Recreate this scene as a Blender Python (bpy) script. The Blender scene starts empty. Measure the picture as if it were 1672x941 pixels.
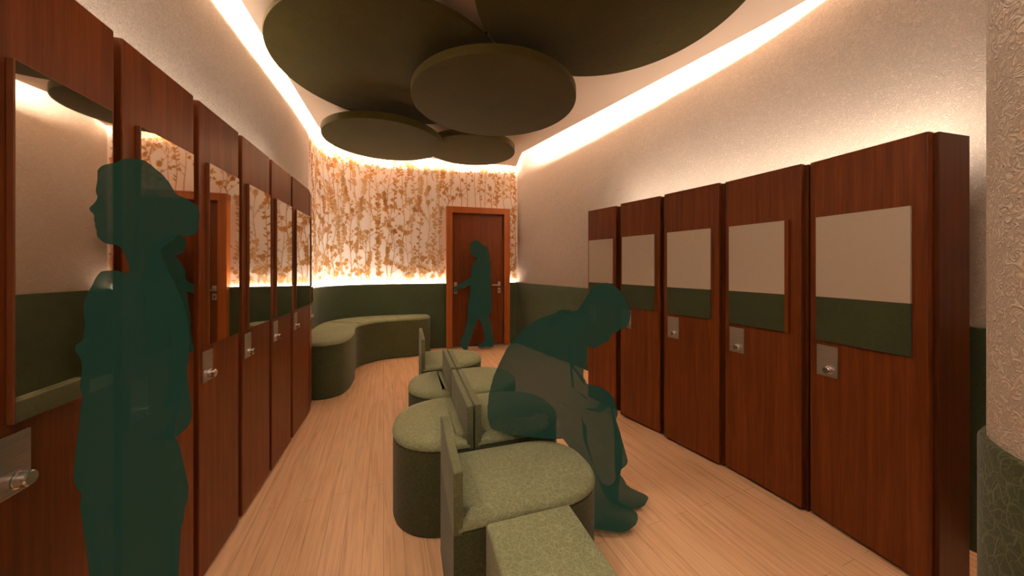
import bpy, bmesh, math, random
import numpy as np
from mathutils import Vector, Matrix, noise as mnoise
from mathutils.geometry import delaunay_2d_cdt, tessellate_polygon

random.seed(7)
scene = bpy.context.scene
COL = scene.collection
PI = math.pi

# ------------------------------------------------------------------ materials
def new_mat(name):
    m = bpy.data.materials.new(name)
    m.use_nodes = True
    nt = m.node_tree
    for n in list(nt.nodes):
        if n.type not in ('BSDF_PRINCIPLED', 'OUTPUT_MATERIAL'):
            nt.nodes.remove(n)
    b = next(n for n in nt.nodes if n.type == 'BSDF_PRINCIPLED')
    return m, nt, b

def N(nt, kind, **kw):
    n = nt.nodes.new(kind)
    for k, v in kw.items():
        if k.startswith('i_'):
            n.inputs[k[2:].replace('_', ' ')].default_value = v
        else:
            setattr(n, k, v)
    return n

def coords(nt, scale=(1, 1, 1), rot=(0, 0, 0)):
    tc = N(nt, 'ShaderNodeTexCoord')
    mp = N(nt, 'ShaderNodeMapping')
    mp.inputs['Scale'].default_value = scale
    mp.inputs['Rotation'].default_value = rot
    nt.links.new(tc.outputs['Object'], mp.inputs['Vector'])
    return mp.outputs['Vector']

def ramp(nt, src, stops):
    r = N(nt, 'ShaderNodeValToRGB')
    e = r.color_ramp.elements
    while len(e) < len(stops):
        e.new(0.5)
    for el, (p, c) in zip(e, stops):
        el.position = p
        el.color = (*c, 1)
    nt.links.new(src, r.inputs['Fac'])
    return r.outputs['Color']

def bump(nt, b, src, strength, dist):
    bp = N(nt, 'ShaderNodeBump')
    bp.inputs['Strength'].default_value = strength
    bp.inputs['Distance'].default_value = dist
    nt.links.new(src, bp.inputs['Height'])
    nt.links.new(bp.outputs['Normal'], b.inputs['Normal'])

def noise(nt, vec, scale, detail=3, rough=0.5, dist=0.0):
    n = N(nt, 'ShaderNodeTexNoise')
    n.inputs['Scale'].default_value = scale
    n.inputs['Detail'].default_value = detail
    n.inputs['Roughness'].default_value = rough
    n.inputs['Distortion'].default_value = dist
    nt.links.new(vec, n.inputs['Vector'])
    return n.outputs['Fac']

def mix_rgb(nt, fac, a, b, mode='MIX'):
    m = N(nt, 'ShaderNodeMix', data_type='RGBA', blend_type=mode)
    for sock, v in ((m.inputs[0], fac), (m.inputs[6], a), (m.inputs[7], b)):
        if hasattr(v, 'is_linked') or hasattr(v, 'links'):
            nt.links.new(v, sock)
        else:
            sock.default_value = v if isinstance(v, float) else (*v, 1)
    return m.outputs[2]

def math_n(nt, op, a, b=None):
    m = N(nt, 'ShaderNodeMath', operation=op)
    for i, v in enumerate((a, b)):
        if v is None: continue
        if hasattr(v, 'links'): nt.links.new(v, m.inputs[i])
        else: m.inputs[i].default_value = v
    return m.outputs[0]

def plain(name, col, rough=0.6, metal=0.0):
    m, nt, b = new_mat(name)
    b.inputs['Base Color'].default_value = (*col, 1)
    b.inputs['Roughness'].default_value = rough
    b.inputs['Metallic'].default_value = metal
    return m

def mat_wood(name, dark, light, rough=0.42, grain=(38, 38, 1.3), sheen=0.22):
    m, nt, b = new_mat(name)
    v = coords(nt, grain)
    oi = N(nt, 'ShaderNodeObjectInfo')
    add = N(nt, 'ShaderNodeVectorMath', operation='ADD')
    sc = N(nt, 'ShaderNodeVectorMath', operation='SCALE')
    cmb = N(nt, 'ShaderNodeCombineXYZ')
    nt.links.new(oi.outputs['Random'], cmb.inputs[0]); nt.links.new(oi.outputs['Random'], cmb.inputs[2])
    nt.links.new(cmb.outputs[0], sc.inputs[0]); sc.inputs['Scale'].default_value = 60
    nt.links.new(v, add.inputs[0]); nt.links.new(sc.outputs[0], add.inputs[1])
    n1 = noise(nt, add.outputs[0], 1.0, 5, 0.62, 0.6)
    n2 = noise(nt, add.outputs[0], 4.5, 3, 0.6, 0.0)
    f = math_n(nt, 'ADD', math_n(nt, 'MULTIPLY', n1, 0.7), math_n(nt, 'MULTIPLY', n2, 0.3))
    mid = tuple((a + c) / 2 for a, c in zip(dark, light))
    c = ramp(nt, f, [(0.30, dark), (0.5, mid), (0.68, light)])
    nt.links.new(c, b.inputs['Base Color'])
    b.inputs['Roughness'].default_value = rough
    b.inputs['Specular IOR Level'].default_value = sheen
    bump(nt, b, n2, 0.08, 0.002)
    return m

def mat_cream(name, col, scale=60.0, strength=1.0, dist=0.009, contrast=0.24):
    # embossed wall covering: short worm-like ridges
    m, nt, b = new_mat(name)
    v = coords(nt)
    w = noise(nt, v, scale, 2, 0.5, 1.6)
    rid = math_n(nt, 'ABSOLUTE', math_n(nt, 'SUBTRACT', w, 0.5))
    lo = tuple(c * (1 - contrast) for c in col)
    c = ramp(nt, rid, [(0.0, lo), (0.13, col), (1.0, col)])
    nt.links.new(c, b.inputs['Base Color'])
    b.inputs['Roughness'].default_value = 0.75
    b.inputs['Specular IOR Level'].default_value = 0.25
    bump(nt, b, rid, strength, dist)
    return m

def mat_fabric(name, base, line, scale=26.0, amount=0.55, width=0.035, weave=420.0):
    # woven upholstery with a crackled vine line pattern
    m, nt, b = new_mat(name)
    v = coords(nt)
    nz = N(nt, 'ShaderNodeTexNoise'); nz.inputs['Scale'].default_value = scale * 0.55; nz.inputs['Detail'].default_value = 2
    nt.links.new(v, nz.inputs['Vector'])
    sc = N(nt, 'ShaderNodeVectorMath', operation='SCALE'); sc.inputs['Scale'].default_value = 2.2 / scale
    nt.links.new(nz.outputs['Color'], sc.inputs[0])
    add = N(nt, 'ShaderNodeVectorMath', operation='ADD')
    nt.links.new(v, add.inputs[0]); nt.links.new(sc.outputs[0], add.inputs[1])
    lines = None
    for s, wd in ((scale, width), (scale * 1.9, width * 1.3)):
        vo = N(nt, 'ShaderNodeTexVoronoi', feature='DISTANCE_TO_EDGE')
        vo.inputs['Scale'].default_value = s
        nt.links.new(add.outputs[0], vo.inputs['Vector'])
        mr = N(nt, 'ShaderNodeMapRange', interpolation_type='SMOOTHSTEP')
        mr.inputs['From Min'].default_value = 0.0; mr.inputs['From Max'].default_value = wd * 2.2
        mr.inputs['To Min'].default_value = 1.0; mr.inputs['To Max'].default_value = 0.0
        nt.links.new(vo.outputs['Distance'], mr.inputs['Value'])
        lines = mr.outputs[0] if lines is None else math_n(nt, 'MAXIMUM', lines, math_n(nt, 'MULTIPLY', mr.outputs[0], 0.6))
    wv = noise(nt, v, weave, 1, 0.5)
    patch = noise(nt, v, 5.0, 2, 0.5)
    fac = math_n(nt, 'MULTIPLY', lines, amount)
    c = mix_rgb(nt, fac, base, line)
    g = ramp(nt, math_n(nt, 'ADD', math_n(nt, 'MULTIPLY', wv, 0.6), math_n(nt, 'MULTIPLY', patch, 0.4)), [(0.3, (0.78,) * 3), (0.7, (1.12,) * 3)])
    c2 = mix_rgb(nt, 1.0, c, g, 'MULTIPLY')
    nt.links.new(c2, b.inputs['Base Color'])
    b.inputs['Roughness'].default_value = 0.85
    b.inputs['Specular IOR Level'].default_value = 0.12
    b.inputs['Sheen Weight'].default_value = 0.12
    bump(nt, b, math_n(nt, 'ADD', math_n(nt, 'MULTIPLY', lines, 0.7), math_n(nt, 'MULTIPLY', wv, 0.4)), 0.35, 0.003)
    return m

def mat_floor():
    m, nt, b = new_mat('oak_planks')
    v = coords(nt, (1, 1, 1), (0, 0, -(PI / 2 + 0.37)))
    br = N(nt, 'ShaderNodeTexBrick')
    br.offset = 0.37
    for k, x in (('Scale', 1.0), ('Mortar Size', 0.0009), ('Mortar Smooth', 0.1), ('Bias', 0.0), ('Brick Width', 1.25), ('Row Height', 0.085)):
        br.inputs[k].default_value = x
    br.inputs['Color1'].default_value = (*FLOOR1, 1)
    br.inputs['Color2'].default_value = (*FLOOR2, 1)
    br.inputs['Mortar'].default_value = (0.46, 0.25, 0.125, 1)
    nt.links.new(v, br.inputs['Vector'])
    st = N(nt, 'ShaderNodeMapping'); st.inputs['Scale'].default_value = (1.6, 34, 1)
    nt.links.new(v, st.inputs['Vector'])
    g = noise(nt, st.outputs[0], 1.5, 5, 0.65, 0.8)
    gr = ramp(nt, g, [(0.28, (0.74, 0.66, 0.58)), (0.52, (0.97, 0.96, 0.95)), (0.75, (1.06, 1.07, 1.08))])
    c = mix_rgb(nt, 1.0, br.outputs['Color'], gr, 'MULTIPLY')
    nt.links.new(c, b.inputs['Base Color'])
    b.inputs['Roughness'].default_value = 0.42
    b.inputs['Specular IOR Level'].default_value = 0.35
    bump(nt, b, br.outputs['Fac'], -0.15, 0.002)
    return m

def mat_silhouette():
    # flat see-through dark green of the figures, a faint glow replacing lit shading
    m, nt, b = new_mat('translucent_green')
    nt.nodes.remove(b)
    out = next(n for n in nt.nodes if n.type == 'OUTPUT_MATERIAL')
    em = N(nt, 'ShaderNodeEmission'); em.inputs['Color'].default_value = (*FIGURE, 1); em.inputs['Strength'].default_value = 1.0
    df = N(nt, 'ShaderNodeBsdfDiffuse'); df.inputs['Color'].default_value = (0.002, 0.005, 0.003, 1)
    tr = N(nt, 'ShaderNodeBsdfTransparent')
    ad = N(nt, 'ShaderNodeAddShader')
    nt.links.new(em.outputs[0], ad.inputs[0]); nt.links.new(df.outputs[0], ad.inputs[1])
    mx = N(nt, 'ShaderNodeMixShader'); mx.inputs[0].default_value = 0.73
    nt.links.new(tr.outputs[0], mx.inputs[1]); nt.links.new(ad.outputs[0], mx.inputs[2])
    nt.links.new(mx.outputs[0], out.inputs['Surface'])
    return m

def mat_steel():
    m, nt, b = new_mat('brushed_steel')
    v = coords(nt, (3, 3, 220))
    n = noise(nt, v, 3.0, 2)
    c = ramp(nt, n, [(0.3, (0.40, 0.365, 0.33)), (0.7, (0.52, 0.475, 0.43))])
    nt.links.new(c, b.inputs['Base Color'])
    b.inputs['Metallic'].default_value = 0.85
    b.inputs['Roughness'].default_value = 0.42
    return m

FLOOR1 = (0.86, 0.545, 0.315); FLOOR2 = (0.89, 0.575, 0.34)
FIGURE = (0.0105, 0.0260, 0.0140)
M = {}
M['floor'] = mat_floor()
M['cream'] = mat_cream('embossed_cream_wallcovering', (0.50, 0.44, 0.385))
M['cream_big'] = mat_cream('embossed_cream_on_pillar', (0.60, 0.51, 0.42), 48.0, 1.0, 0.010, 0.30)
M['panel_cream'] = mat_cream('cream_panel', (0.50, 0.415, 0.325), 130.0, 0.10, 0.001, 0.06)  # upper half of the mirror reflection painted on the right-hand lockers
M['ceiling'] = plain('ceiling_paint', (0.82, 0.69, 0.58), 0.9)
M['paper'] = plain('blush_wallpaper', (0.86, 0.795, 0.76), 0.8)
M['flower'] = plain('ochre_print', (0.52, 0.265, 0.078), 0.8)
M['flower_pale'] = plain('pale_ochre_print', (0.63, 0.40, 0.19), 0.8)
M['wood'] = mat_wood('mahogany_veneer', (0.066, 0.0135, 0.0020), (0.190, 0.046, 0.0075))
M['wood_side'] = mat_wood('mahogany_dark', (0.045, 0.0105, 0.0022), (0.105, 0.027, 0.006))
M['frame'] = mat_wood('door_frame_wood', (0.24, 0.066, 0.012), (0.38, 0.115, 0.024))
M['door'] = mat_wood('door_leaf_wood', (0.080, 0.018, 0.003), (0.20, 0.050, 0.009))
M['dado'] = mat_fabric('green_wall_fabric', (0.046, 0.066, 0.032), (0.072, 0.098, 0.048), 30, 0.45)
M['seat'] = mat_fabric('green_upholstery', (0.185, 0.205, 0.108), (0.34, 0.36, 0.215), 44, 0.62, 0.035)  # lightened in colour for the overhead light on seat tops
M['base'] = mat_fabric('green_upholstery_base', (0.056, 0.066, 0.025), (0.110, 0.125, 0.058), 44, 0.55, 0.032)  # same fabric, darkened in colour for the less lit sides
M['back'] = mat_fabric('green_upholstery_back', (0.115, 0.128, 0.062), (0.20, 0.215, 0.11), 44, 0.5, 0.03)  # same fabric, tone between the lit and shaded copies
M['panel_green'] = mat_fabric('green_panel', (0.042, 0.053, 0.020), (0.054, 0.066, 0.027), 60, 0.4)  # lower half of that painted mirror reflection
M['disc'] = mat_fabric('olive_felt', (0.066, 0.055, 0.0100), (0.074, 0.062, 0.0115), 22, 0.4, 0.05, 160)
M['steel'] = mat_steel()
M['knob'] = plain('knob_steel', (0.72, 0.67, 0.62), 0.25, 0.95)
M['dark_metal'] = plain('dark_metal', (0.05, 0.045, 0.04), 0.4, 0.8)
M['mirror'] = plain('mirror_glass', (0.74, 0.70, 0.64), 0.02, 1.0)
M['glass_edge'] = plain('mirror_edge', (0.16, 0.055, 0.018), 0.35, 0.0)  # brown painted in for wood reflected in the glass edge
M['figure'] = mat_silhouette()
M['column_dado'] = mat_fabric('green_pillar_fabric', (0.035, 0.042, 0.016), (0.10, 0.11, 0.045), 24, 0.7, 0.03)

# ------------------------------------------------------------------ object helpers
def link(name, me, mats, parent=None, loc=(0, 0, 0), rotz=0.0):
    o = bpy.data.objects.new(name, me)
    for m in (mats if isinstance(mats, (list, tuple)) else [mats]):
        me.materials.append(m)
    COL.objects.link(o)
    o.location = loc
    o.rotation_euler = (0, 0, rotz)
    if parent is not None:
        o.parent = parent
    return o

def obj(name, bm, mats, parent=None, loc=(0, 0, 0), rotz=0.0, smooth=None):
    bmesh.ops.recalc_face_normals(bm, faces=bm.faces[:])
    me = bpy.data.meshes.new(name)
    bm.to_mesh(me); bm.free()
    if smooth is not None:
        for p in me.polygons: p.use_smooth = True
        try: me.set_sharp_from_angle(angle=math.radians(smooth))
        except Exception: pass
    return link(name, me, mats, parent, loc, rotz)

def empty(name, loc, rotz=0.0):
    o = bpy.data.objects.new(name, None)
    o.empty_display_size = 0.1
    COL.objects.link(o)
    o.location = loc; o.rotation_euler = (0, 0, rotz)
    return o

def tag(o, label, cat, group=None):
    o['label'] = label; o['category'] = cat
    if group: o['group'] = group
    return o

def struct(o, label=None, cat=None):
    o['kind'] = 'structure'
    if label: o['label'] = label
    if cat: o['category'] = cat
    return o

def box(bm, x0, x1, y0, y1, z0, z1, bev=0.0, seg=2, mat=0):
    b2 = bmesh.new()
    bmesh.ops.create_cube(b2, size=1.0)
    for v in b2.verts:
        v.co = Vector(((x0 + x1) / 2 + v.co.x * (x1 - x0), (y0 + y1) / 2 + v.co.y * (y1 - y0), (z0 + z1) / 2 + v.co.z * (z1 - z0)))
    if bev > 0:
        bmesh.ops.bevel(b2, geom=b2.edges[:], offset=bev, segments=seg, affect='EDGES', profile=0.6)
    for f in b2.faces: f.material_index = mat
    me = bpy.data.meshes.new('tmp'); b2.to_mesh(me); b2.free()
    bm.from_mesh(me); bpy.data.meshes.remove(me)
    return bm

def lathe(bm, profile, axis_origin, direction, seg=28):
    # profile: (radius, distance along direction)
    d = Vector(direction).normalized()
    a = d.orthogonal().normalized(); b = d.cross(a)
    o = Vector(axis_origin); rings = []
    for r, h in profile:
        if r < 1e-6:
            rings.append([bm.verts.new(o + d * h)])
        else:
            rings.append([bm.verts.new(o + d * h + (a * math.cos(2 * PI * i / seg) + b * math.sin(2 * PI * i / seg)) * r) for i in range(seg)])
    for A, B in zip(rings, rings[1:]):
        for i in range(seg):
            j = (i + 1) % seg
            if len(A) == 1 and len(B) == 1: continue
            if len(A) == 1: bm.faces.new((A[0], B[i], B[j]))
            elif len(B) == 1: bm.faces.new((A[i], A[j], B[0]))
            else: bm.faces.new((A[i], A[j], B[j], B[i]))
    return bm

def cap_polygon(bm, ring, mat=0):
    tris = tessellate_polygon([[v.co.copy() for v in ring]])
    for t in tris:
        try:
            f = bm.faces.new([ring[i] for i in t]); f.material_index = mat
        except ValueError:
            pass

def offset_loop(pts, d):
    # closed CCW 2-D loop moved inwards by d
    n = len(pts); out = []
    for i in range(n):
        p0, p1, p2 = Vector(pts[i - 1]), Vector(pts[i]), Vector(pts[(i + 1) % n])
        e1 = (p1 - p0).normalized(); e2 = (p2 - p1).normalized()
        n1 = Vector((-e1.y, e1.x)); n2 = Vector((-e2.y, e2.x))
        nn = n1 + n2
        if nn.length < 1e-6: nn = n1
        nn.normalize()
        k = d / max(0.55, nn.dot(n1))
        out.append(tuple(p1 + nn * k))
    return out

def area2(pts):
    return 0.5 * sum(pts[i - 1][0] * pts[i][1] - pts[i][0] * pts[i - 1][1] for i in range(len(pts)))

def loft(bm, loop, levels, cap=True):
    # levels: (inset, z)
    if area2(loop) < 0: loop = loop[::-1]
    rings = []
    for ins, z in levels:
        L = offset_loop(loop, ins) if abs(ins) > 1e-9 else loop
        rings.append([bm.verts.new((p[0], p[1], z)) for p in L])
    n = len(loop)
    for A, B in zip(rings, rings[1:]):
        for i in range(n):
            j = (i + 1) % n
            bm.faces.new((A[i], A[j], B[j], B[i]))
    if cap:
        cap_polygon(bm, rings[0]); cap_polygon(bm, rings[-1])
    return rings

def smooth_line(pts, per=8, closed=False):
    P = [Vector(p) for p in pts]; n = len(P); out = []
    rng = range(n) if closed else range(n - 1)
    for i in rng:
        p1, p2 = P[i], P[(i + 1) % n]
        p0 = P[i - 1] if (closed or i > 0) else p1 * 2 - p2
        p3 = P[(i + 2) % n] if (closed or i + 2 < n) else p2 * 2 - p1
        d01 = max((p1 - p0).length, 1e-5) ** 0.5; d12 = max((p2 - p1).length, 1e-5) ** 0.5; d23 = max((p3 - p2).length, 1e-5) ** 0.5
        m1 = (p2 - p1) + d12 * ((p1 - p0) / d01 - (p2 - p0) / (d01 + d12))
        m2 = (p2 - p1) + d12 * ((p3 - p2) / d23 - (p3 - p1) / (d12 + d23))
        for k in range(per):
            t = k / per; t2 = t * t; t3 = t2 * t
            out.append(tuple(p1 * (2 * t3 - 3 * t2 + 1) + m1 * (t3 - 2 * t2 + t) + p2 * (-2 * t3 + 3 * t2) + m2 * (t3 - t2)))
    if not closed: out.append(tuple(P[-1]))
    return out

def wall_strip(bm, line, z0, z1, mat=0, nz=1):
    prev = None
    for p in line:
        cur = [bm.verts.new((p[0], p[1], z0 + (z1 - z0) * k / nz)) for k in range(nz + 1)]
        if prev:
            for k in range(nz):
                f = bm.faces.new((prev[k], cur[k], cur[k + 1], prev[k + 1])); f.material_index = mat
        prev = cur

def offset_line(line, d):
    # open 2-D polyline moved to its right-hand side by d
    out = []
    for i, p in enumerate(line):
        a = Vector(line[max(i - 1, 0)]); b = Vector(line[min(i + 1, len(line) - 1)])
        t = (b - a).normalized()
        out.append((p[0] + t.y * d, p[1] - t.x * d))
    return out

def slab_strip(bm, line, d, z0, z1, bev=0.004):
    # solid strip standing on line, thickness d to the right-hand side
    A = line; B = offset_line(line, d); Bi = offset_line(line, d - bev)
    sec = lambda i: [(A[i][0], A[i][1], z0), (B[i][0], B[i][1], z0), (B[i][0], B[i][1], z1 - bev), (Bi[i][0], Bi[i][1], z1), (A[i][0], A[i][1], z1)]
    prev = None; first = None
    for i in range(len(line)):
        cur = [bm.verts.new(c) for c in sec(i)]
        if prev:
            for k in range(5):
                bm.faces.new((prev[k], prev[(k + 1) % 5], cur[(k + 1) % 5], cur[k]))
        else: first = cur
        prev = cur
    bm.faces.new(first); bm.faces.new(prev[::-1])

# ------------------------------------------------------------------ room shell
CEIL = 2.85; TOP = 3.22; DADO = 0.985
LEFT = [(-1.234, -1.5), (-1.234, 0.4), (-1.75, 1.985), (-2.12, 3.15), (-2.34, 3.80)]
BACK = smooth_line([(-2.34, 3.80), (-2.44, 4.12), (-2.42, 4.40), (-2.28, 4.63), (-2.0, 4.82), (-1.5, 4.975), (-0.98, 5.12)], 5) + [(-0.45, 5.2686), (0.09, 5.42)]
RIGHT = [(0.09, 5.42), (0.93, 3.95)] + smooth_line([(1.40, 3.06), (1.80, 2.25), (2.02, 1.5), (2.35, 0.74), (2.35, -1.5)], 6)
ring = LEFT[:-1] + BACK[:-1] + RIGHT
bm = bmesh.new(); vs = [bm.verts.new((x, y, 0)) for x, y in ring]; cap_polygon(bm, vs)
struct(obj('floor', bm, M['floor']))
for nm, ln, mt in (('wall_left', LEFT, 'cream'), ('wall_right', RIGHT, 'cream'), ('wall_front', [RIGHT[-1], LEFT[0]], 'cream')):
    bm = bmesh.new(); wall_strip(bm, ln, 0, TOP); struct(obj(nm, bm, M[mt]))

# wallpaper wall: blush paper with printed climbing flowers
seg = [0.0]
for a, b in zip(BACK, BACK[1:]): seg.append(seg[-1] + math.dist(a, b))
LEN = seg[-1]
def on_back(s, z, off):
    s = min(max(s, 0.0), LEN - 1e-4)
    i = max(k for k in range(len(seg) - 1) if seg[k] <= s)
    t = (s - seg[i]) / (seg[i + 1] - seg[i])
    a, b = Vector(BACK[i]), Vector(BACK[i + 1])
    p = a.lerp(b, t); d = (b - a).normalized()
    return Vector((p.x + d.y * off, p.y - d.x * off, z))
bm = bmesh.new(); wall_strip(bm, BACK, 0, TOP, 0)
rnd = random.Random(21)
Z0 = DADO + 0.01; Z1 = 2.93
DOOR_S = (LEN - 1.155, LEN - 0.157)
def flat(pts, mi):
    pts = [(s, z) for s, z in pts]
    if min(p[0] for p in pts) < 0.01 or max(p[0] for p in pts) > LEN - 0.01 or min(p[1] for p in pts) < Z0 or max(p[1] for p in pts) > Z1: return
    c = (sum(p[0] for p in pts) / len(pts), sum(p[1] for p in pts) / len(pts))
    off = 0.0015 + 0.0006 * mi
    vs = [bm.verts.new(on_back(s, z, off)) for s, z in pts]
    vc = bm.verts.new(on_back(c[0], c[1], off))
    for i in range(len(vs)):
        f = bm.faces.new((vc, vs[i], vs[(i + 1) % len(vs)])); f.material_index = mi
def ribbon(pts, w0, w1, mi):
    n = len(pts)
    for i in range(n - 1):
        a, b = Vector(pts[i]), Vector(pts[i + 1]); t = (b - a)
        if t.length < 1e-5: continue
        t.normalize(); nn = Vector((-t.y, t.x))
        wa = w0 + (w1 - w0) * i / (n - 1); wb = w0 + (w1 - w0) * (i + 1) / (n - 1)
        flat([tuple(a + nn * wa), tuple(a - nn * wa), tuple(b - nn * wb), tuple(b + nn * wb)], mi)
def leaf(s, z, ang, L, W, mi):
    L *= 0.9; W *= 1.0
    ca, sa = math.cos(ang), math.sin(ang); pts = []
    for u, v in ((0, 0), (0.25, 0.7), (0.5, 1), (0.75, 0.75), (1, 0), (0.78, -0.6), (0.5, -0.85), (0.25, -0.65)):
        x, y = u * L, v * W * rnd.uniform(0.75, 1.2)
        pts.append((s + ca * x - sa * y, z + sa * x + ca * y))
    flat(pts, mi)
def flower(s, z, r, mi):
    r *= 1.3
    n = rnd.choice((4, 5, 5, 6)); a0 = rnd.uniform(0, PI)
    for k in range(n):
        leaf(s, z, a0 + k * 2 * PI / n + rnd.uniform(-0.25, 0.25), r * rnd.uniform(0.75, 1.15), r * 0.33, mi)
def bud(s, z, ang, r, mi):
    for k in (-0.5, 0, 0.5): leaf(s, z, ang + k, r * rnd.uniform(0.8, 1.2), r * 0.25, mi)
def plant(s0, z0, h, kind, mi):
    # a climbing stem: curve, side shoots, leaves, blossoms
    pts = []; s = s0; drift = rnd.uniform(-0.03, 0.03); ph = rnd.uniform(0, 6); amp = rnd.uniform(0.008, 0.03)
    n = 16
    for i in range(n + 1):
        t = i / n
        pts.append((s0 + drift * t + amp * math.sin(ph + t * rnd.uniform(4.5, 5.0)), z0 + h * t))
    ribbon(pts, 0.0055, 0.0024, mi)
    for i in range(2, n + 1):
        x, z = pts[i]
        if kind == 'leafy':
            if rnd.random() < 0.85:
                sd = 1 if i % 2 else -1
                leaf(x, z, PI / 2 - sd * rnd.uniform(0.5, 1.2), rnd.uniform(0.045, 0.085), rnd.uniform(0.011, 0.02), mi)
            if rnd.random() < 0.3: flower(x + rnd.uniform(-.03, .03), z, rnd.uniform(0.018, 0.032), mi)
        elif kind == 'branch':
            if rnd.random() < 0.5:
                sd = rnd.choice((-1, 1)); L = rnd.uniform(0.06, 0.15); a = PI / 2 - sd * rnd.uniform(0.35, 0.9)
                q = [(x + math.cos(a) * L * t + sd * 0.02 * t * t, z + math.sin(a) * L * t) for t in (0, .25, .5, .75, 1)]
                ribbon(q, 0.004, 0.002, mi)
                (flower if rnd.random() < 0.6 else lambda s, z, r, m: bud(s, z, a, r * 1.5, m))(q[-1][0], q[-1][1], rnd.uniform(0.018, 0.036), mi)
                if rnd.random() < 0.5: leaf(q[2][0], q[2][1], a + sd * 0.8, 0.04, 0.011, mi)
        elif kind == 'spire':
            if i > n * 0.55:
                for sd in (-1, 1):
                    leaf(x, z, PI / 2 - sd * rnd.uniform(0.4, 1.3), rnd.uniform(0.03, 0.06), rnd.uniform(0.009, 0.016), mi)
                if rnd.random() < 0.5: flower(x, z, rnd.uniform(0.02, 0.034), mi)
            elif rnd.random() < 0.3:
                leaf(x, z, PI / 2 - rnd.choice((-1, 1)) * 0.6, 0.07, 0.010, mi)
    flower(pts[-1][0], pts[-1][1], rnd.uniform(0.025, 0.042), mi)
    if rnd.random() < 0.6: bud(pts[-1][0], pts[-1][1], PI / 2, 0.06, mi)
s = 0.04
while s < LEN - 0.02:
    z = Z0 + 0.01 + rnd.uniform(0, 0.12)
    over_door = DOOR_S[0] - 0.03 < s < DOOR_S[1] - 0.03
    if over_door: z = 2.13 + rnd.uniform(0, 0.05)
    while z < Z1 - 0.15:
        h = rnd.uniform(0.28, 0.85)
        if z + h > Z1 - 0.06: h = Z1 - 0.06 - z
        plant(s + rnd.uniform(-0.025, 0.025), z, h, rnd.choice(('leafy', 'branch', 'branch', 'spire', 'spire')), 1 if rnd.random() < 0.6 else 2)
        z += h * rnd.uniform(0.7, 0.98)
    if not over_door:
        for _ in range(2):
            zz = Z0 + 0.01; x = s + rnd.uniform(-.06, .06)
            leaf(x, zz, PI / 2 + rnd.uniform(-.5, .5), rnd.uniform(0.06, 0.16), 0.014, 2)
            flower(x + rnd.uniform(-.05, .05), zz + rnd.uniform(.05, .3), rnd.uniform(0.022, 0.045), 1)
    s += rnd.uniform(0.075, 0.12)
me = bpy.data.meshes.new('wall_back'); bm.to_mesh(me); bm.free()
wb = link('wall_back', me, [M['paper'], M['flower'], M['flower_pale']]); struct(wb)

# green fabric dado
def cut_line(line, L):
    out = [line[0]]; acc = 0
    for a, b in zip(line, line[1:]):
        d = math.dist(a, b)
        if acc + d >= L:
            t = (L - acc) / d
            out.append((a[0] + (b[0] - a[0]) * t, a[1] + (b[1] - a[1]) * t)); return out
        acc += d; out.append(b)
    return out
dado_left_end = cut_line(BACK, DOOR_S[0])
bm = bmesh.new(); slab_strip(bm, dado_left_end, 0.035, 0, DADO); struct(obj('trim_1', bm, M['dado'], smooth=30))
rb = [on_back(DOOR_S[1] - 0.005, 0, 0), on_back(LEN - 0.0, 0, 0)]
bm = bmesh.new(); slab_strip(bm, [(p.x, p.y) for p in rb], 0.035, 0, DADO); struct(obj('trim_2', bm, M['dado']))
bm = bmesh.new(); slab_strip(bm, RIGHT, 0.02, 0, DADO); struct(obj('trim_3', bm, M['dado']))
bm = bmesh.new(); slab_strip(bm, LEFT, 0.02, 0, DADO); struct(obj('trim_4', bm, M['dado']))

# ceiling: dropped slab with a lit gap all round, deck above it
SLAB = [(-1.10, -1.48), (-1.10, 0.4), (-1.629, 1.986), (-2.215, 3.773), (-2.29, 4.12), (-2.27, 4.36), (-2.17, 4.53), (-1.95, 4.68), (-1.45, 4.84), (-0.95, 4.98), (0.07, 5.30),
        (0.14, 4.65), (1.66, 2.20), (1.77, 1.99), (1.90, 1.5), (2.22, 0.74), (2.22, -1.48)]
bm = bmesh.new()
loft(bm, SLAB, [(0, CEIL), (0, CEIL + 0.07)])
vs = [bm.verts.new((x, y, TOP)) for x, y in ring]; cap_polygon(bm, vs)
struct(obj('ceiling', bm, M['ceiling']))

# fabric-wrapped round pillar at the right
PC = (1.207, 0.537)
bm = bmesh.new(); lathe(bm, [(0.25, 0), (0.25, CEIL)], (PC[0], PC[1], 0), (0, 0, 1), 72)
struct(obj('pillar', bm, M['cream_big'], smooth=40))
bm = bmesh.new(); lathe(bm, [(0.251, 0), (0.262, 0), (0.262, 0.868), (0.258, 0.876), (0.251, 0.879)], (PC[0], PC[1], 0), (0, 0, 1), 72)
struct(obj('trim_5', bm, M['column_dado'], smooth=40))

# ------------------------------------------------------------------ door
wd = Vector((0.963, 0.27)).normalized(); rz_door = math.atan2(wd.y, wd.x)
O = Vector((-0.98, 5.12)) + wd * (-0.045)
door = empty('door_1', (O.x, O.y, 0), rz_door); struct(door)
DW_, DH_ = 1.0, 2.165; fw = 0.095
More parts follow.
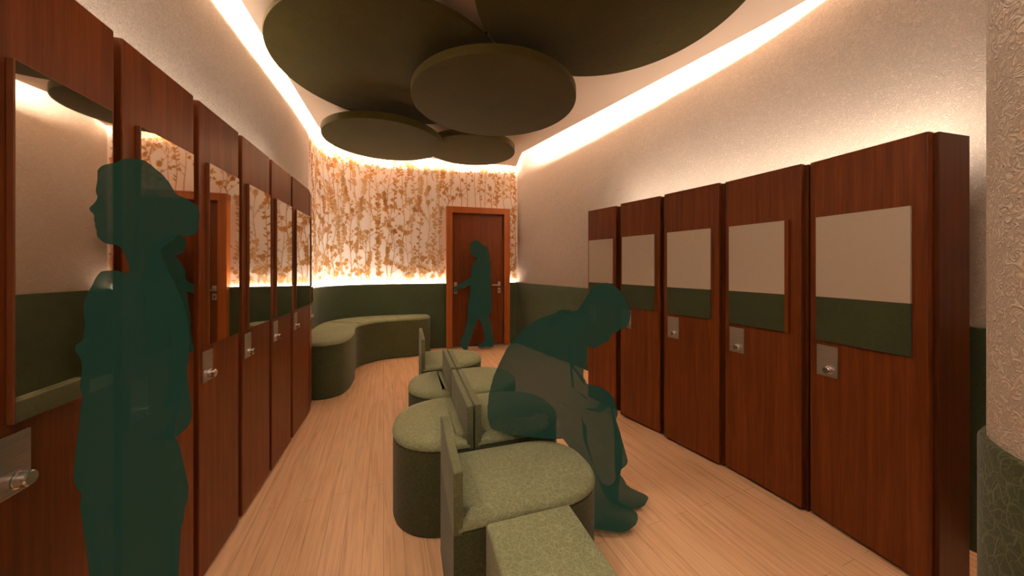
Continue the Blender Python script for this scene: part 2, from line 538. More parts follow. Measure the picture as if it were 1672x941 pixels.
# frame local: x along wall, -y into the room
bm = bmesh.new()
box(bm, 0, fw, -0.11, 0.02, 0, DH_, 0.006); box(bm, DW_ - fw, DW_, -0.11, 0.02, 0, DH_, 0.006)
box(bm, 0, DW_, -0.1095, 0.02, DH_ - fw, DH_, 0.006)
obj('door_frame', bm, M['frame'], door)
bm = bmesh.new(); box(bm, fw, DW_ - fw, -0.045, 0.0, 0.012, DH_ - fw, 0.003)
leaf_o = obj('door_leaf', bm, M['door'], door)
bm = bmesh.new(); box(bm, fw, DW_ - fw, -0.10, 0.0, 0, 0.010, 0.002)
obj('threshold', bm, M['steel'], door)
for x, dr in ((0.145, 1), (0.835, -1)):
    bm = bmesh.new()
    box(bm, x - 0.022, x + 0.022, -0.056, -0.045, 0.935, 1.005, 0.005)
    lathe(bm, [(0.011, 0), (0.011, 0.045)], (x, -0.054, 0.955), (0, -1, 0), 14)
    box(bm, min(x, x + dr * 0.125), max(x, x + dr * 0.125), -0.108, -0.09, 0.946, 0.964, 0.006)
    obj('door_handle', bm, M['steel'], leaf_o)
    bm = bmesh.new()
    box(bm, x - 0.022, x + 0.022, -0.054, -0.045, 0.825, 0.905, 0.005)
    box(bm, x - 0.008, x + 0.008, -0.056, -0.050, 0.845, 0.885, 0.003, 2, 1)
    obj('keyhole_plate', bm, [M['steel'], M['dark_metal']], leaf_o)

# ------------------------------------------------------------------ lockers
def locker(p_a, p_b, height, depth, into, label, group, mirror, mirror_kind, plate_w, plate_h, px, gap=0.032, strip=None):
    """p_a: door corner at the lock side, p_b: far corner of the door (floor points on the front face); into: unit vector from the front into the locker."""
    a, b = Vector(p_a), Vector(p_b); w = (b - a).length; ex = (b - a).normalized()
    rz = math.atan2(ex.y, ex.x)
    root = empty('locker', (a.x, a.y, 0), rz)
    tag(root, label, 'locker', group)
    dep = 1 if Vector((-ex.y, ex.x)).dot(Vector(into)) > 0 else -1      # local +y or -y goes into the locker
    def bx(bm, x0, x1, d0, d1, z0, z1, bev=0.0, mat=0):
        y0, y1 = sorted((d0 * dep, d1 * dep)); box(bm, x0, x1, y0, y1, z0, z1, bev, 2, mat)
    bm = bmesh.new(); bx(bm, -gap * 0.42, w + gap * 0.42, 0.034, depth, 0.0, height - 0.003, 0.002)
    obj('carcass', bm, M['wood_side'], root)
    bm = bmesh.new(); bx(bm, 0, w, 0, 0.032, 0.018, height, 0.004)
    dr = obj('locker_door', bm, M['wood'], root)
    m0, m1, z0, z1 = mirror
    bm = bmesh.new()
    if mirror_kind == 'mirror':
        bx(bm, m0, m1, -0.012, -0.0005, z0, z1, 0.0012, 1)
        bx(bm, m0 + 0.002, m1 - 0.002, -0.0128, -0.010, z0 + 0.002, z1 - 0.002, 0.0, 0)
        obj('mirror', bm, [M['mirror'], M['glass_edge']], dr)
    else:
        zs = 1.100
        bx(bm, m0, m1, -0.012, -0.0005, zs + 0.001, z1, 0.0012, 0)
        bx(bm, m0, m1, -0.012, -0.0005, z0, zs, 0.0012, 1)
        obj('two_tone_panel', bm, [M['panel_cream'], M['panel_green']], dr)  # mirror with the reflected cream wall and green dado painted as fixed colours
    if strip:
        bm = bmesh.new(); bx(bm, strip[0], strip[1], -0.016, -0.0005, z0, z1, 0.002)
        obj('wood_strip', bm, M['wood'], dr)  # brown strip stands in for a door edge reflected in the mirror
    pz = z0 - 0.022
    bm = bmesh.new(); bx(bm, px, px + plate_w, -0.006, -0.0005, pz - plate_h, pz, 0.0015)
    pl = obj('lock_plate', bm, M['steel'], dr)
    bm = bmesh.new()
    kx = px + plate_w * 0.60; kz = pz - plate_h * 0.775
    lathe(bm, [(0, 0.003), (0.018, 0.003), (0.018, 0.008), (0.0155, 0.009), (0.0155, 0.0255), (0.013, 0.028), (0, 0.028)], (kx, 0, kz), (0, -dep, 0), 24)
    obj('lock_knob', bm, M['knob'], dr, smooth=35)
    return root

# right-hand row, curved; lock side is the one nearest the door
RR = [((0.72, 3.13), (0.895, 2.85)), ((0.905, 2.76), (1.095, 2.45)), ((1.105, 2.40), (1.29, 2.06)), ((1.32, 2.05), (1.47, 1.68)), ((1.505, 1.67), (1.605, 1.275))]
rl = ['wood locker with two-tone panel behind the seated figure\'s bent head, nearest the door',  # two-tone panel is a mirror with its reflection painted as fixed colours
      'wood locker with two-tone panel just right of the seated figure\'s head',  # two-tone panel is a mirror with its reflection painted as fixed colours
      'wood locker with two-tone panel in the middle of the right-hand row of five',
      'wood locker whose two-tone panel has a narrow wooden strip along one edge',
      'widest wood locker, at the pillar end of the right-hand row, its side showing']
RPAN = [(0.021, 0.302), (0.024, 0.322), (0.031, 0.338), (0.032, 0.330), (0.033, 0.364)]
for i, (a, b) in enumerate(RR):
    w = math.dist(a, b); ex = (Vector(b) - Vector(a)).normalized(); into = Vector((-ex.y, ex.x))
    m0, m1 = RPAN[i]
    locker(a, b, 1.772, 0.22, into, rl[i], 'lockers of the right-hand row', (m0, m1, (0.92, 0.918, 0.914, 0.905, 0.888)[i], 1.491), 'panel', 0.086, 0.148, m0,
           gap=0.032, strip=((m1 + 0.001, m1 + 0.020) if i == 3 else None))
# left-hand row
dl = Vector((-0.313, 0.95)).normalized(); nl = Vector((-0.95, -0.313)).normalized(); P0 = Vector((-1.092, 0.908))
def lp(t): return tuple(P0 + dl * t)
LL = [(-0.309, 0.0), (0.028, 0.363), (0.396, 0.722), (0.760, 1.112), (1.146, 1.507), (1.545, 1.985)]
ll = ['wood locker that the standing figure faces, its lock cut by the left edge',
      'wood locker with a long mirror right behind the standing figure\'s head',
      'wood locker with a long mirror, first one clear of the standing figure\'s back',
      'wood locker in the left-hand row, second past the standing figure',
      'wood locker in the left-hand row, third one past the standing figure',
      'wood locker last but one in the left-hand row towards the curved bench']
for i, (t0, t1) in enumerate(LL):
    w = t1 - t0; dirm = (0.047, w - 0.024)
    if i == 5: dirm = (0.05, w - 0.03)
    locker(lp(t0), lp(t1), 1.896, 0.215, nl, ll[i], 'lockers of the left-hand row', (dirm[0], dirm[1], 0.932, 1.668), 'mirror', 0.068, 0.123, 0.020)
locker((-1.733, 2.832), (-1.838, 3.035), 1.896, 0.075, Vector((-0.88, -0.47)), 'narrow wood locker ending the left-hand row, touching the curved bench',
       'lockers of the left-hand row', (0.03, 0.22, 0.932, 1.668), 'mirror', 0.06, 0.123, 0.020, gap=0.0)

# ------------------------------------------------------------------ curved bench
front = [(-1.845, 3.07), (-1.73, 3.105), (-1.653, 3.20), (-1.65, 3.34), (-1.69, 3.50), (-1.755, 3.69), (-1.845, 3.88), (-1.895, 4.05), (-1.865, 4.22), (-1.74, 4.40), (-1.55, 4.50), (-1.385, 4.56), (-1.24, 4.66), (-1.185, 4.79), (-1.26, 4.92)]
backl = [(-1.50, 4.925), (-1.98, 4.775), (-2.245, 4.595), (-2.37, 4.385), (-2.39, 4.13), (-2.305, 3.82), (-2.10, 3.17), (-2.02, 3.08)]
loop = smooth_line(front + backl, 6, True)
bench = empty('curved_bench', (-1.9, 4.1, 0))
tag(bench, 'serpentine green upholstered bench running along the curved flowered wall', 'bench')
def rel(L, o): return [(p[0] - o[0], p[1] - o[1]) for p in L]
lb = rel(loop, (-1.9, 4.1))
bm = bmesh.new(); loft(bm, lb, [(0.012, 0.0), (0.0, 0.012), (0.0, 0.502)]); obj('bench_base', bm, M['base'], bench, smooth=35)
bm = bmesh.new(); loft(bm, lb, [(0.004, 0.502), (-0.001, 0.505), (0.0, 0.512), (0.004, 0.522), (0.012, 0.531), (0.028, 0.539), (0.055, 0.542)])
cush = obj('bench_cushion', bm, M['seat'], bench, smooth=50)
def seam(p0, p1, z):
    bm = bmesh.new(); a, b = Vector((*p0, z)), Vector((*p1, z))
    lathe(bm, [(0.0028, 0), (0.0028, (b - a).length)], a, b - a, 6); obj('seam', bm, M['base'], cush)
seam((0.02, 0.02), (-0.40, 0.10), 0.542); seam((0.36, 0.42), (0.16, 0.78), 0.542)

# ------------------------------------------------------------------ row of stools with low backs
U = Vector((-0.305, 0.952)).normalized(); V = Vector((U.y, -U.x))
def stool(center, proj, hw, side, label, top=0.593):
    """center: middle of the outer face of the back; the seat extends along side*V."""
    rz = math.atan2(V.y * side, V.x * side)
    root = empty('backed_stool', (center[0], center[1], 0), rz)
    tag(root, label, 'stool', 'green stools with low backs down the middle of the room')
    r = min(hw * 1.12, proj * 0.80); x0 = proj - r
    def dshape(xs, ins=0.0):
        L = [(xs, -hw), (xs + 0.004, -hw)]
        n = 28
        if x0 > xs + 0.03: L.append((x0 * 0.6 + xs * 0.4, -hw))
        for k in range(n + 1):
            a = -PI / 2 + PI * k / n
            L.append((x0 + r * abs(math.cos(a)) ** 0.86, hw * math.copysign(abs(math.sin(a)) ** 0.86, math.sin(a))))
        if x0 > xs + 0.03: L.append((x0 * 0.6 + xs * 0.4, hw))
        L += [(xs + 0.004, hw), (xs, hw)]
        return L
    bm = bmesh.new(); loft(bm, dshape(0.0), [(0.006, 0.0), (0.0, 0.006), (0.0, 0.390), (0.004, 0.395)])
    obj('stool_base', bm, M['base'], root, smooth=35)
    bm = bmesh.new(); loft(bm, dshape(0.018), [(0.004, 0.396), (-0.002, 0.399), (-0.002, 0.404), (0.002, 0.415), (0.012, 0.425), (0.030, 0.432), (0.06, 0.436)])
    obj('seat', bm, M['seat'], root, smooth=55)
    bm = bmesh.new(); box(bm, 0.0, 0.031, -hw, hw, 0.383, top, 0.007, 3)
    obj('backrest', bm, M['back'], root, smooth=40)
    return root
stool((-0.249, 1.248), 0.595, 0.208, 1, 'large green stool with low back nearest the viewer, facing the right-hand lockers')
stool((-0.268, 1.835), 0.37, 0.29, -1, 'drum-shaped green stool facing the left-hand lockers, the nearer of that side')
stool((-0.262, 1.837), 0.52, 0.285, 1, 'green stool with low back carrying the hunched seated figure')
stool((-0.446, 2.395), 0.29, 0.255, -1, 'shallow green stool facing the left-hand lockers, behind the drum-shaped one')
stool((-0.440, 2.397), 0.47, 0.255, 1, 'green stool facing the right-hand lockers, just behind the seated figure')
stool((-0.815, 2.93), 0.54, 0.27, 1, 'green stool with the tallest back, nearest the door', 0.655)
ott = bmesh.new(); box(ott, 0, 0.295, -0.5, 0, 0.0, 0.43, 0.010, 3)
tag(obj('ottoman', ott, M['seat'], None, (-0.084, 1.054, 0), math.atan2(V.y, V.x)), 'square green upholstered block seat in the bottom foreground', 'ottoman')

# ------------------------------------------------------------------ ceiling discs
def disc(c, h, r, th, label):
    bm = bmesh.new()
    lathe(bm, [(0, 0), (r - 0.006, 0), (r - 0.0015, 0.0015), (r, 0.006), (r, th - 0.004), (r - 0.004, th), (0, th)], (0, 0, 0), (0, 0, 1), 128)
    o = obj('ceiling_disc', bm, M['disc'], None, (c[0], c[1], 1.25 + h), smooth=35)
    tag(o, label, 'ceiling panel', 'round green discs hanging under the ceiling')
    top = CEIL - (1.25 + h)
    for k in range(3):
        a = k * 2 * PI / 3 + 0.4
        bm = bmesh.new(); lathe(bm, [(0.006, th - 0.005), (0.006, top)], (0.5 * r * math.cos(a), 0.5 * r * math.sin(a), 0), (0, 0, 1), 10)
        obj('hanging_rod', bm, M['dark_metal'], o)
disc((-0.877, 2.545), 1.45, 0.834, 0.036, 'large olive ceiling disc on the left, two smaller discs hanging below its edge')
disc((0.5365, 1.79), 1.45, 0.74, 0.036, 'large olive ceiling disc cut by the top edge, nearest the right-hand lockers')
disc((-0.135, 2.56), 1.25, 0.62, 0.062, 'middle-sized olive ceiling disc hanging low in the centre, in front of the two large discs')
disc((-1.286, 3.356), 1.25, 0.568, 0.066, 'smaller olive ceiling disc in front of the flowered wall, over the curved bench')
disc((-0.496, 4.03), 1.39, 0.53, 0.07, 'smallest olive ceiling disc in view, above the door')

# ------------------------------------------------------------------ figures
def poisson_thickness(poly, g):
    P = np.array(poly); lo = P.min(0) - 2 * g; hi = P.max(0) + 2 * g
    nx = int((hi[0] - lo[0]) / g) + 1; ny = int((hi[1] - lo[1]) / g) + 1
    X = lo[0] + np.arange(nx) * g; Y = lo[1] + np.arange(ny) * g
    gx, gy = np.meshgrid(X, Y, indexing='ij'); ins = np.zeros_like(gx, bool)
    for i in range(len(P)):
        x1, y1 = P[i - 1]; x2, y2 = P[i]
        c = ((y1 > gy) != (y2 > gy))
        with np.errstate(divide='ignore', invalid='ignore'):
            ins ^= c & (gx < (x2 - x1) * (gy - y1) / (y2 - y1 + 1e-12) + x1)
    u = np.zeros_like(gx)
    for _ in range(2500):
        n = 0.25 * (np.roll(u, 1, 0) + np.roll(u, -1, 0) + np.roll(u, 1, 1) + np.roll(u, -1, 1) + 2 * g * g)
        u = np.where(ins, n, 0)
    return lo, g, ins, u

def inflate(bm, poly, off, kfun, g=0.009):
    """rounded solid over an outline drawn in the figure's own (s, z) plane"""
    lo, g, ins, u = poisson_thickness(poly, g)
    P = [Vector(p) for p in poly]; n = len(P); dense = []
    for i in range(n):
        a, b = P[i], P[(i + 1) % n]; m = max(1, int((b - a).length / g))
        dense += [a.lerp(b, k / m) for k in range(m)]
    nb = len(dense); D = np.array([tuple(p) for p in dense]); inner = []
    for i, j in np.argwhere(ins):
        q = lo + np.array((i, j)) * g
        if ((D - q) ** 2).sum(1).min() > (0.55 * g) ** 2: inner.append((Vector(q), math.sqrt(max(u[i, j], 0))))
    pts = dense + [q for q, _ in inner]
    vo, _, fo, ov, _, _ = delaunay_2d_cdt(pts, [], [list(range(nb))], 1, 1e-6)
    th = []
    for ids in ov:
        i = ids[0] if ids else 0
        th.append(0.0 if i < nb or not ids else inner[i - nb][1])
    F = [bm.verts.new((v.x, off - t * kfun(v.y), v.y)) for v, t in zip(vo, th)]
    B = [F[i] if th[i] == 0 else bm.verts.new((v.x, off + th[i] * kfun(v.y), v.y)) for i, v in enumerate(vo)]
    for f in fo:
        try: bm.faces.new([F[i] for i in f])
        except ValueError: pass
        if any(B[i] is not F[i] for i in f):
            try: bm.faces.new([B[i] for i in reversed(f)])
            except ValueError: pass

def limb(bm, pts, radii, seg=14):
    P = [Vector(p) for p in pts]
    for p, r in zip(P, radii):
        bmesh.ops.create_icosphere(bm, subdivisions=2, radius=r, matrix=Matrix.Translation(p))
    for a, b, ra, rb in zip(P, P[1:], radii, radii[1:]):
        L = (b - a).length
        if L > 1e-4: lathe(bm, [(0, 0), (ra, 0), (rb, L), (0, L)], a, b - a, seg)

def hand(bm, wrist, d, side, size=0.165, curl=0.5):
    """palm, four unequal bent fingers and a thumb; d: pointing direction, side: towards the thumb"""
    w = Vector(wrist); d = Vector(d).normalized(); sd = (Vector(side) - d * Vector(side).dot(d)).normalized(); dn = d.cross(sd)
    k = size / 0.18
    pal = size * 0.5
    for q in (-0.030, -0.010, 0.010, 0.030):
        limb(bm, [w + sd * q * 0.5 * k, w + d * pal + sd * q * k], [0.015 * k, 0.0125 * k], 10)
    for q, ln in ((0.031, 0.070), (0.0105, 0.080), (-0.0105, 0.074), (-0.031, 0.058)):
        p = w + d * pal + sd * q * k; ang = 0.25; chain = [p]
        for fr in (0.45, 0.31, 0.24):
            ang += curl
            p = p + (d * math.cos(ang) + dn * math.sin(ang)) * ln * fr * k; chain.append(p)
        limb(bm, chain, [0.0095 * k, 0.0088 * k, 0.008 * k, 0.0068 * k], 10)
    t0 = w + d * pal * 0.25 + sd * 0.03 * k
    limb(bm, [t0, t0 + (d * 0.6 + sd * 0.7) * 0.035 * k, t0 + (d * 0.95 + sd * 0.5 + dn * 0.2) * 0.062 * k], [0.0125 * k, 0.0105 * k, 0.008 * k], 10)

def ellipsoid(bm, c, r):
    bmesh.ops.create_icosphere(bm, subdivisions=3, radius=1.0, matrix=Matrix.Translation(Vector(c)) @ Matrix.Diagonal((*r, 1)))

def finish_person(name, bm, origin, n, voxel, label):
    me = bpy.data.meshes.new('tmp'); bm.to_mesh(me); bm.free()
    o = bpy.data.objects.new('tmp', me); COL.objects.link(o)
    md = o.modifiers.new('r', 'REMESH'); md.mode = 'VOXEL'; md.voxel_size = voxel; md.use_smooth_shade = True
    sm = o.modifiers.new('s', 'SMOOTH'); sm.iterations = 2; sm.factor = 0.5
    dg = bpy.context.evaluated_depsgraph_get(); dg.update()
    m2 = bpy.data.meshes.new_from_object(o.evaluated_get(dg), preserve_all_data_layers=False, depsgraph=dg)
    bpy.data.objects.remove(o); bpy.data.meshes.remove(me)
    for p in m2.polygons: p.use_smooth = True
    m2.materials.clear()
    p = link('person', m2, M['figure'], None, (origin[0], origin[1], 0), math.atan2(-n[0], n[1]))
    return tag(p, label, 'person')
W = [(-0.0457,1.4538),(-0.0389,1.4616),(-0.0299,1.4668),(-0.0208,1.4715),(-0.0126,1.4806),(0.0022,1.4852),(0.0153,1.4857),(0.0253,1.4798),(0.0356,1.4704),(0.0472,1.4593),(0.0567,1.444),(0.064,1.428),(0.0689,1.4166),(0.0788,1.413),(0.0889,1.4074),(0.0993,1.4018),(0.1066,1.3902),(0.1085,1.3723),(0.1066,1.3503),(0.1032,1.3283),(0.0954,1.3224),(0.0838,1.3216),(0.0726,1.3278),(0.0689,1.3188),(0.0616,1.3062),(0.052,1.2988),(0.0437,1.2898),(0.0449,1.2728),(0.0508,1.2558),(0.0567,1.2368),(0.0628,1.2211),(0.0689,1.2035),(0.0738,1.1854),(0.0801,1.1638),(0.0851,1.1385),(0.0894,1.1024),(0.091,1.07),(0.0889,1.0348),(0.0851,0.9894),(0.0813,0.9585),(0.0763,0.9353),(0.0701,0.9127),(0.0669,0.8963),(0.0669,0.8789),(0.0628,0.8613),(0.0713,0.8402),(0.0763,0.8153),(0.0813,0.7778),(0.0864,0.7471),(0.0894,0.7242),(0.0864,0.7044),(0.0813,0.6717),(0.0763,0.6428),(0.0701,0.615),(0.0616,0.6012),(0.0645,0.5733),(0.0645,0.5312),(0.0628,0.4598),(-0.0467,0.5448),(-0.0505,0.6123),(-0.0534,0.6485),(-0.0563,0.6903),(-0.0591,0.7348),(-0.061,0.7725),(-0.0647,0.7897),(-0.0712,0.8066),(-0.077,0.8215),(-0.0757,0.8524),(-0.0739,0.8817),(-0.0721,0.911),(-0.0702,0.9227),(-0.0684,0.9553),(-0.0666,0.9759),(-0.0647,0.9845),(-0.0666,1.0002),(-0.0693,1.004),(-0.0684,1.0188),(-0.0666,1.0335),(-0.0666,1.0547),(-0.0712,1.0738),(-0.0757,1.0807),(-0.0748,1.0911),(-0.0712,1.095),(-0.0666,1.0957),(-0.0638,1.1149),(-0.0628,1.1361),(-0.0647,1.1576),(-0.0638,1.1788),(-0.06,1.1938),(-0.0544,1.2091),(-0.0486,1.2274),(-0.0438,1.2382),(-0.0369,1.2418),(-0.0188,1.2417),(-0.0115,1.2361),(-0.001,1.2311),(-0.0052,1.2555),(-0.0094,1.2716),(-0.0147,1.2875),(-0.0188,1.2953),(-0.0299,1.2957),(-0.0389,1.299),(-0.0448,1.3065),(-0.0486,1.3155),(-0.0477,1.3233),(-0.05,1.3309),(-0.049,1.3387),(-0.0521,1.343),(-0.0509,1.3508),(-0.0505,1.3571),(-0.0563,1.3625),(-0.0591,1.3667),(-0.0534,1.3752),(-0.0477,1.3868),(-0.0467,1.3947),(-0.0496,1.4035),(-0.0486,1.4161),(-0.0467,1.4319),(-0.0471,1.4442)]
MB = [(0.0024,1.0362),(0.0048,1.0192),(0.0422,1.033),(0.0581,1.0592),(0.0856,1.104),(0.1052,1.1364),(0.1364,1.1608),(0.179,1.1708),(0.2135,1.1576),(0.244,1.1302),(0.263,1.1028),(0.2743,1.0753),(0.2841,1.0519),(0.2916,1.0166),(0.2856,0.9771),(0.2705,0.953),(0.2516,0.9461),(0.2349,0.9439),(0.2288,0.9319),(0.202,0.923),(0.1944,0.8989),(0.1828,0.8745),(0.1636,0.8778),(0.1364,0.8527),(0.117,0.8455),(0.0974,0.8551),(0.0856,0.8787),(0.0833,0.8022),(0.0699,0.7532),(0.0675,0.7047),(0.0754,0.6504),(0.1286,0.6545),(0.1636,0.6503),(0.1867,0.6319),(0.202,0.5852),(0.2135,0.5424),(0.1851,0.5003),(0.0683,0.4265),(-0.0475,0.406),(-0.0839,0.4011),(-0.1992,0.4076),(-0.2748,0.4078),(-0.3756,0.4087),(-0.4059,0.4366),(-0.4189,0.4821),(-0.4146,0.5417),(-0.4102,0.5928),(-0.3885,0.6787),(-0.3583,0.7478),(-0.3198,0.8252),(-0.2773,0.8813),(-0.2267,0.933),(-0.1601,0.9806),(-0.0863,1.0088)]
MN = [(-0.0812,0.4805),(0.0046,0.5582),(0.0964,0.6116),(0.1716,0.6245),(0.2087,0.5503),(0.2381,0.4608),(0.2491,0.4082),(0.2455,0.3162),(0.2323,0.2306),(0.2271,0.1305),(0.2565,0.1035),(0.2893,0.1001),(0.3132,0.0917),(0.3168,0.0695),(0.311,0.0497),(0.282,0.0268),(0.2528,0.0114),(0.2161,0.0049),(0.1864,0.0062),(0.1641,0.0147),(0.1266,0.0096),(0.066,0.0092),(0.0561,0.0235),(0.0584,0.0472),(0.0698,0.0799),(0.0736,0.1115),(0.0873,0.1365),(0.0774,0.1899),(0.0698,0.2435),(0.0622,0.2895),(0.0354,0.3336),(-0.0031,0.373),(-0.0459,0.4337),(-0.0812,0.4314)]
MF = [(0.0561,0.5152),(0.1233,0.5543),(0.1978,0.5807),(0.2142,0.5351),(0.2306,0.4684),(0.2509,0.4057),(0.2753,0.3283),(0.2995,0.2379),(0.255,0.2038),(0.2591,0.1619),(0.2834,0.1351),(0.2955,0.1069),(0.3236,0.0891),(0.3596,0.0808),(0.3953,0.0725),(0.3992,0.0604),(0.3818,0.0291),(0.3436,0.0118),(0.3076,0.0073),(0.255,0.0118),(0.1978,0.0319),(0.1565,0.0953),(0.1233,0.2029),(0.0729,0.3269)]
DWO = [(-0.0661,1.6391),(-0.0217,1.6274),(0.013,1.5839),(0.0529,1.5699),(0.0928,1.5509),(0.1129,1.5069),(0.1229,1.4478),(0.138,1.3986),(0.135,1.3492),(0.1481,1.2999),(0.1511,1.2209),(0.1451,1.1221),(0.138,1.0234),(0.1451,0.8949),(0.1511,0.8316),(0.1582,0.7326),(0.1683,0.5592),(0.1129,0.5317),(0.1431,0.417),(0.1683,0.2972),(0.1834,0.1875),(0.1986,0.0678),(0.1935,0.0384),(0.1683,0.0202),(0.1029,0.0295),(-0.0365,0.024),(-0.0444,0.0636),(-0.0068,0.0759),(0.0379,0.0976),(0.0628,0.1551),(0.0429,0.2643),(0.0081,0.3838),(-0.0385,0.4838),(-0.0759,0.378),(-0.125,0.2538),(-0.164,0.1393),(-0.1932,0.0635),(-0.2009,0.0078),(-0.2561,0.0019),(-0.2802,0.0402),(-0.3233,0.1153),(-0.2705,0.2134),(-0.2271,0.3319),(-0.2077,0.4521),(-0.1883,0.5579),(-0.2048,0.5682),(-0.1786,0.7614),(-0.164,0.8522),(-0.1562,0.9735),(-0.2705,0.9125),(-0.2946,0.9371),(-0.3425,0.9042),(-0.3663,0.8855),(-0.4043,0.891),(-0.3901,0.9147),(-0.4186,0.9296),(-0.4138,0.9391),(-0.3663,0.9575),(-0.3281,0.9858),(-0.2609,1.0283),(-0.1932,1.0614),(-0.1494,1.0949),(-0.1396,1.1581),(-0.164,1.1728),(-0.1347,1.231),(-0.1152,1.2894),(-0.0906,1.3285),(-0.0611,1.3579),(-0.0542,1.3775),(-0.0759,1.3871),(-0.1054,1.3772),(-0.1347,1.4159),(-0.1591,1.4302),(-0.1523,1.4643),(-0.164,1.5079),(-0.1689,1.5612),(-0.1445,1.6054),(-0.1054,1.6305)]
# standing figure at the left (local axes: x to the right along the profile, y away from the viewer, z up)
bm = bmesh.new()
def kw(z):
    if z > 1.25: return 0.92
    if z > 1.15: return 0.92 + (1.25 - z) * 4.8
    return 1.4
inflate(bm, W, 0.0, kw, 0.007)
for sd in (-1, 1):
    y = sd * 0.065
    limb(bm, [(0.005, y * 0.9, 0.80), (0.012, y, 0.50), (0.030, y, 0.26), (0.034, y, 0.085)], [0.072, 0.054, 0.047, 0.034])
    limb(bm, [(0.042, y, 0.045), (-0.03, y * 1.1, 0.036), (-0.10, y * 1.25, 0.026)], [0.042, 0.036, 0.025])
    y = sd * 0.098
    limb(bm, [(0.012, sd * 0.085, 1.165), (0.022, y * 1.1, 1.13), (0.048, y * 1.15, 0.93), (0.005, y * 0.92, 1.02), (-0.012, y * 0.62, 1.06)], [0.046, 0.046, 0.038, 0.028, 0.020])
    ellipsoid(bm, (0.028, sd * 0.066, 1.385), (0.014, 0.012, 0.026))
hand(bm, (-0.006, -0.085, 1.055), (-0.55, 0.45, 0.55), (-0.2, -0.2, 1), 0.10, 0.5)
hand(bm, (-0.004, 0.085, 1.05), (-0.55, -0.45, 0.45), (-0.2, 0.2, 1), 0.10, 0.5)
finish_person('person', bm, (-0.828, 0.72), (-0.7546, 0.6562), 0.0042, 'standing translucent green figure in profile with hair in a bun, facing the left-hand lockers')

# hunched seated figure
bm = bmesh.new()
inflate(bm, MB, 0.0, lambda z: 1.0 if z < 0.95 else 0.9, 0.009)
inflate(bm, MN, -0.045, lambda z: 0.62 + 0.38 * max(0.0, min(1.0, (0.30 - z) / 0.12)), 0.008)
inflate(bm, MF, 0.115, lambda z: 1.0, 0.008)
for sd in (-1, 1):
    y = sd * 0.065 + 0.045
    limb(bm, [(-0.16, y, 0.50), (0.02, y * 0.95, 0.535), (0.17, y * 0.9, 0.545)], [0.080, 0.075, 0.060])
    limb(bm, [(-0.03, sd * 0.14, 0.955), (-0.05, sd * 0.19, 0.90), (-0.02, sd * 0.18, 0.68), (0.06, sd * 0.13, 0.625)], [0.062, 0.055, 0.043, 0.030])
    hand(bm, (0.055, sd * 0.13, 0.622), (0.9, -sd * 0.25, -0.22), (0, -sd, 0.25), 0.15, 0.35)
    ellipsoid(bm, (0.115, sd * 0.083, 1.035), (0.018, 0.013, 0.030))
limb(bm, [(0.15, 0.035, 0.50), (0.155, 0.035, 0.36), (0.175, 0.035, 0.20)], [0.07, 0.068, 0.055])
finish_person('person', bm, (0.28722, 1.65), (0.1715, 0.98518), 0.0055, 'hunched translucent green figure sitting head down on a stool in the middle of the room')

# figure at the door
bm = bmesh.new()
inflate(bm, DWO, 0.0, lambda z: 0.95 if z > 1.36 else 1.15, 0.010)
limb(bm, [(0.05, -0.13, 1.27), (0.055, -0.17, 1.20), (0.085, -0.17, 0.99), (0.00, -0.15, 0.90)], [0.052, 0.048, 0.04, 0.03])
hand(bm, (0.0, -0.15, 0.90), (-0.7, 0.25, -0.6), (-0.5, 0, 0.8), 0.15, 0.35)
for sd in (-1, 1): ellipsoid(bm, (0.03, sd * 0.085, 1.52), (0.018, 0.013, 0.028))
finish_person('person', bm, (-0.46812, 4.98), (-0.26996, 0.96287), 0.0065, 'translucent green figure with long hair walking past the wooden door, reaching for its handle')

# ------------------------------------------------------------------ lights
WARM = (1.0, 0.80, 0.625)
def strip(p, q, z, width, power_per_m, direction, name='led_strip_light', col=WARM):
    """LED strip as an area lamp from p to q; direction: where it shines"""
    a, b = Vector((*p, z)), Vector((*q, z)); L = (b - a).length
    if L < 0.01: return
    ld = bpy.data.lights.new(name, 'AREA'); ld.shape = 'RECTANGLE'; ld.size = L; ld.size_y = width
    ld.energy = power_per_m * L; ld.color = col; ld.spread = PI
    o = bpy.data.objects.new(name, ld); COL.objects.link(o)
    x = (b - a).normalized(); d = Vector(direction).normalized(); d = (d - x * d.dot(x)).normalized()
    zz = -d; y = zz.cross(x)
    o.matrix_world = Matrix.Translation((a + b) / 2) @ Matrix((x, y, zz)).transposed().to_4x4()
    return o
def run(line, z, width, pw, side, up, inset=0.0):
    L = offset_line(line, inset) if inset else line
    for p, q in zip(L, L[1:]):
        t = (Vector(q) - Vector(p)).normalized(); nn = Vector((-t.y, t.x)) * side
        strip(p, q, z, width, pw, (nn.x, nn.y, up))
COVE, BACKCOVE, LEDGE, LOCK = 50.0, 66.0, 10.0, 7.0
# slab runs left wall -> back -> right wall with the walls on the left-hand side of travel
run([SLAB[1], SLAB[2], SLAB[3]], CEIL + 0.10, 0.03, COVE * 1.6, 1, 0.15, 0.03)
run([SLAB[0], SLAB[1]], CEIL + 0.10, 0.03, COVE, 1, 0.15, 0.03)
run(SLAB[3:11], CEIL + 0.10, 0.03, BACKCOVE, 1, 0.0, 0.03)
run(SLAB[11:], CEIL + 0.10, 0.03, COVE, 1, 0.15, 0.06)
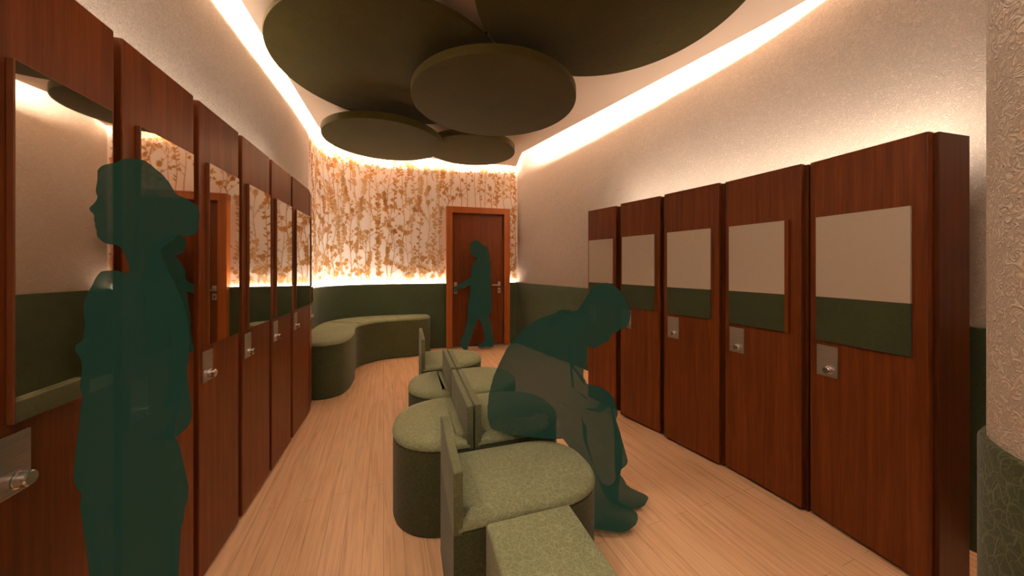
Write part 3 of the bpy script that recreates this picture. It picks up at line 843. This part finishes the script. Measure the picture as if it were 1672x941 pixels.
# behind the top of the dado on the flowered wall
lb_ = offset_line(dado_left_end, 0.018)
for p, q in zip(lb_, lb_[1:]): strip(p, q, DADO + 0.004, 0.012, LEDGE, (0, 0, 1))
strip((rb[0].x + 0.004, rb[0].y - 0.016), (rb[1].x - 0.04, rb[1].y - 0.03), DADO + 0.004, 0.012, LEDGE * 0.9, (0, 0, 1))
# on the back edge of the locker tops
for a, b in RR:
    ex = (Vector(b) - Vector(a)).normalized(); into = Vector((-ex.y, ex.x)) * 0.225
    strip((a[0] + into.x, a[1] + into.y), (b[0] + into.x, b[1] + into.y), 1.788, 0.02, LOCK, (into.x * 4, into.y * 4, 0.9))
o_ = nl * 0.225
for t0, t1 in LL:
    a, b = lp(t0), lp(t1)
    strip((a[0] + o_.x, a[1] + o_.y), (b[0] + o_.x, b[1] + o_.y), 1.91, 0.02, LOCK, (nl.x, nl.y, 0.9))

# added fill lamps, out of view under the ceiling, to brighten floor and foreground
for x, y in ((-0.45, 0.95), (0.85, 0.75), (-0.45, -0.5), (0.85, -0.5)):
    ld = bpy.data.lights.new('downlight', 'AREA'); ld.shape = 'DISK'; ld.size = 0.22; ld.energy = 7.5; ld.color = WARM; ld.spread = PI * 0.85
    o = bpy.data.objects.new('downlight', ld); COL.objects.link(o); o.location = (x, y, CEIL - 0.004)

# ------------------------------------------------------------------ camera
cd = bpy.data.cameras.new('camera'); cam = bpy.data.objects.new('camera', cd); COL.objects.link(cam)
cam.location = (0, 0, 1.25); cam.rotation_euler = (PI / 2, 0, 0)
cd.sensor_width = 36; cd.lens = 36 * 540 / 1672; cd.shift_y = -35.5 / 1672; cd.clip_start = 0.02
scene.camera = cam
w = bpy.data.worlds.new('world'); scene.world = w; w.use_nodes = True
w.node_tree.nodes['Background'].inputs[0].default_value = (0.02, 0.015, 0.01, 1)
scene.view_settings.view_transform = 'Standard'
scene.view_settings.look = 'None'
scene.view_settings.exposure = 0.0
scene.cycles.max_bounces = 10
scene.cycles.diffuse_bounces = 6
scene.cycles.transparent_max_bounces = 16
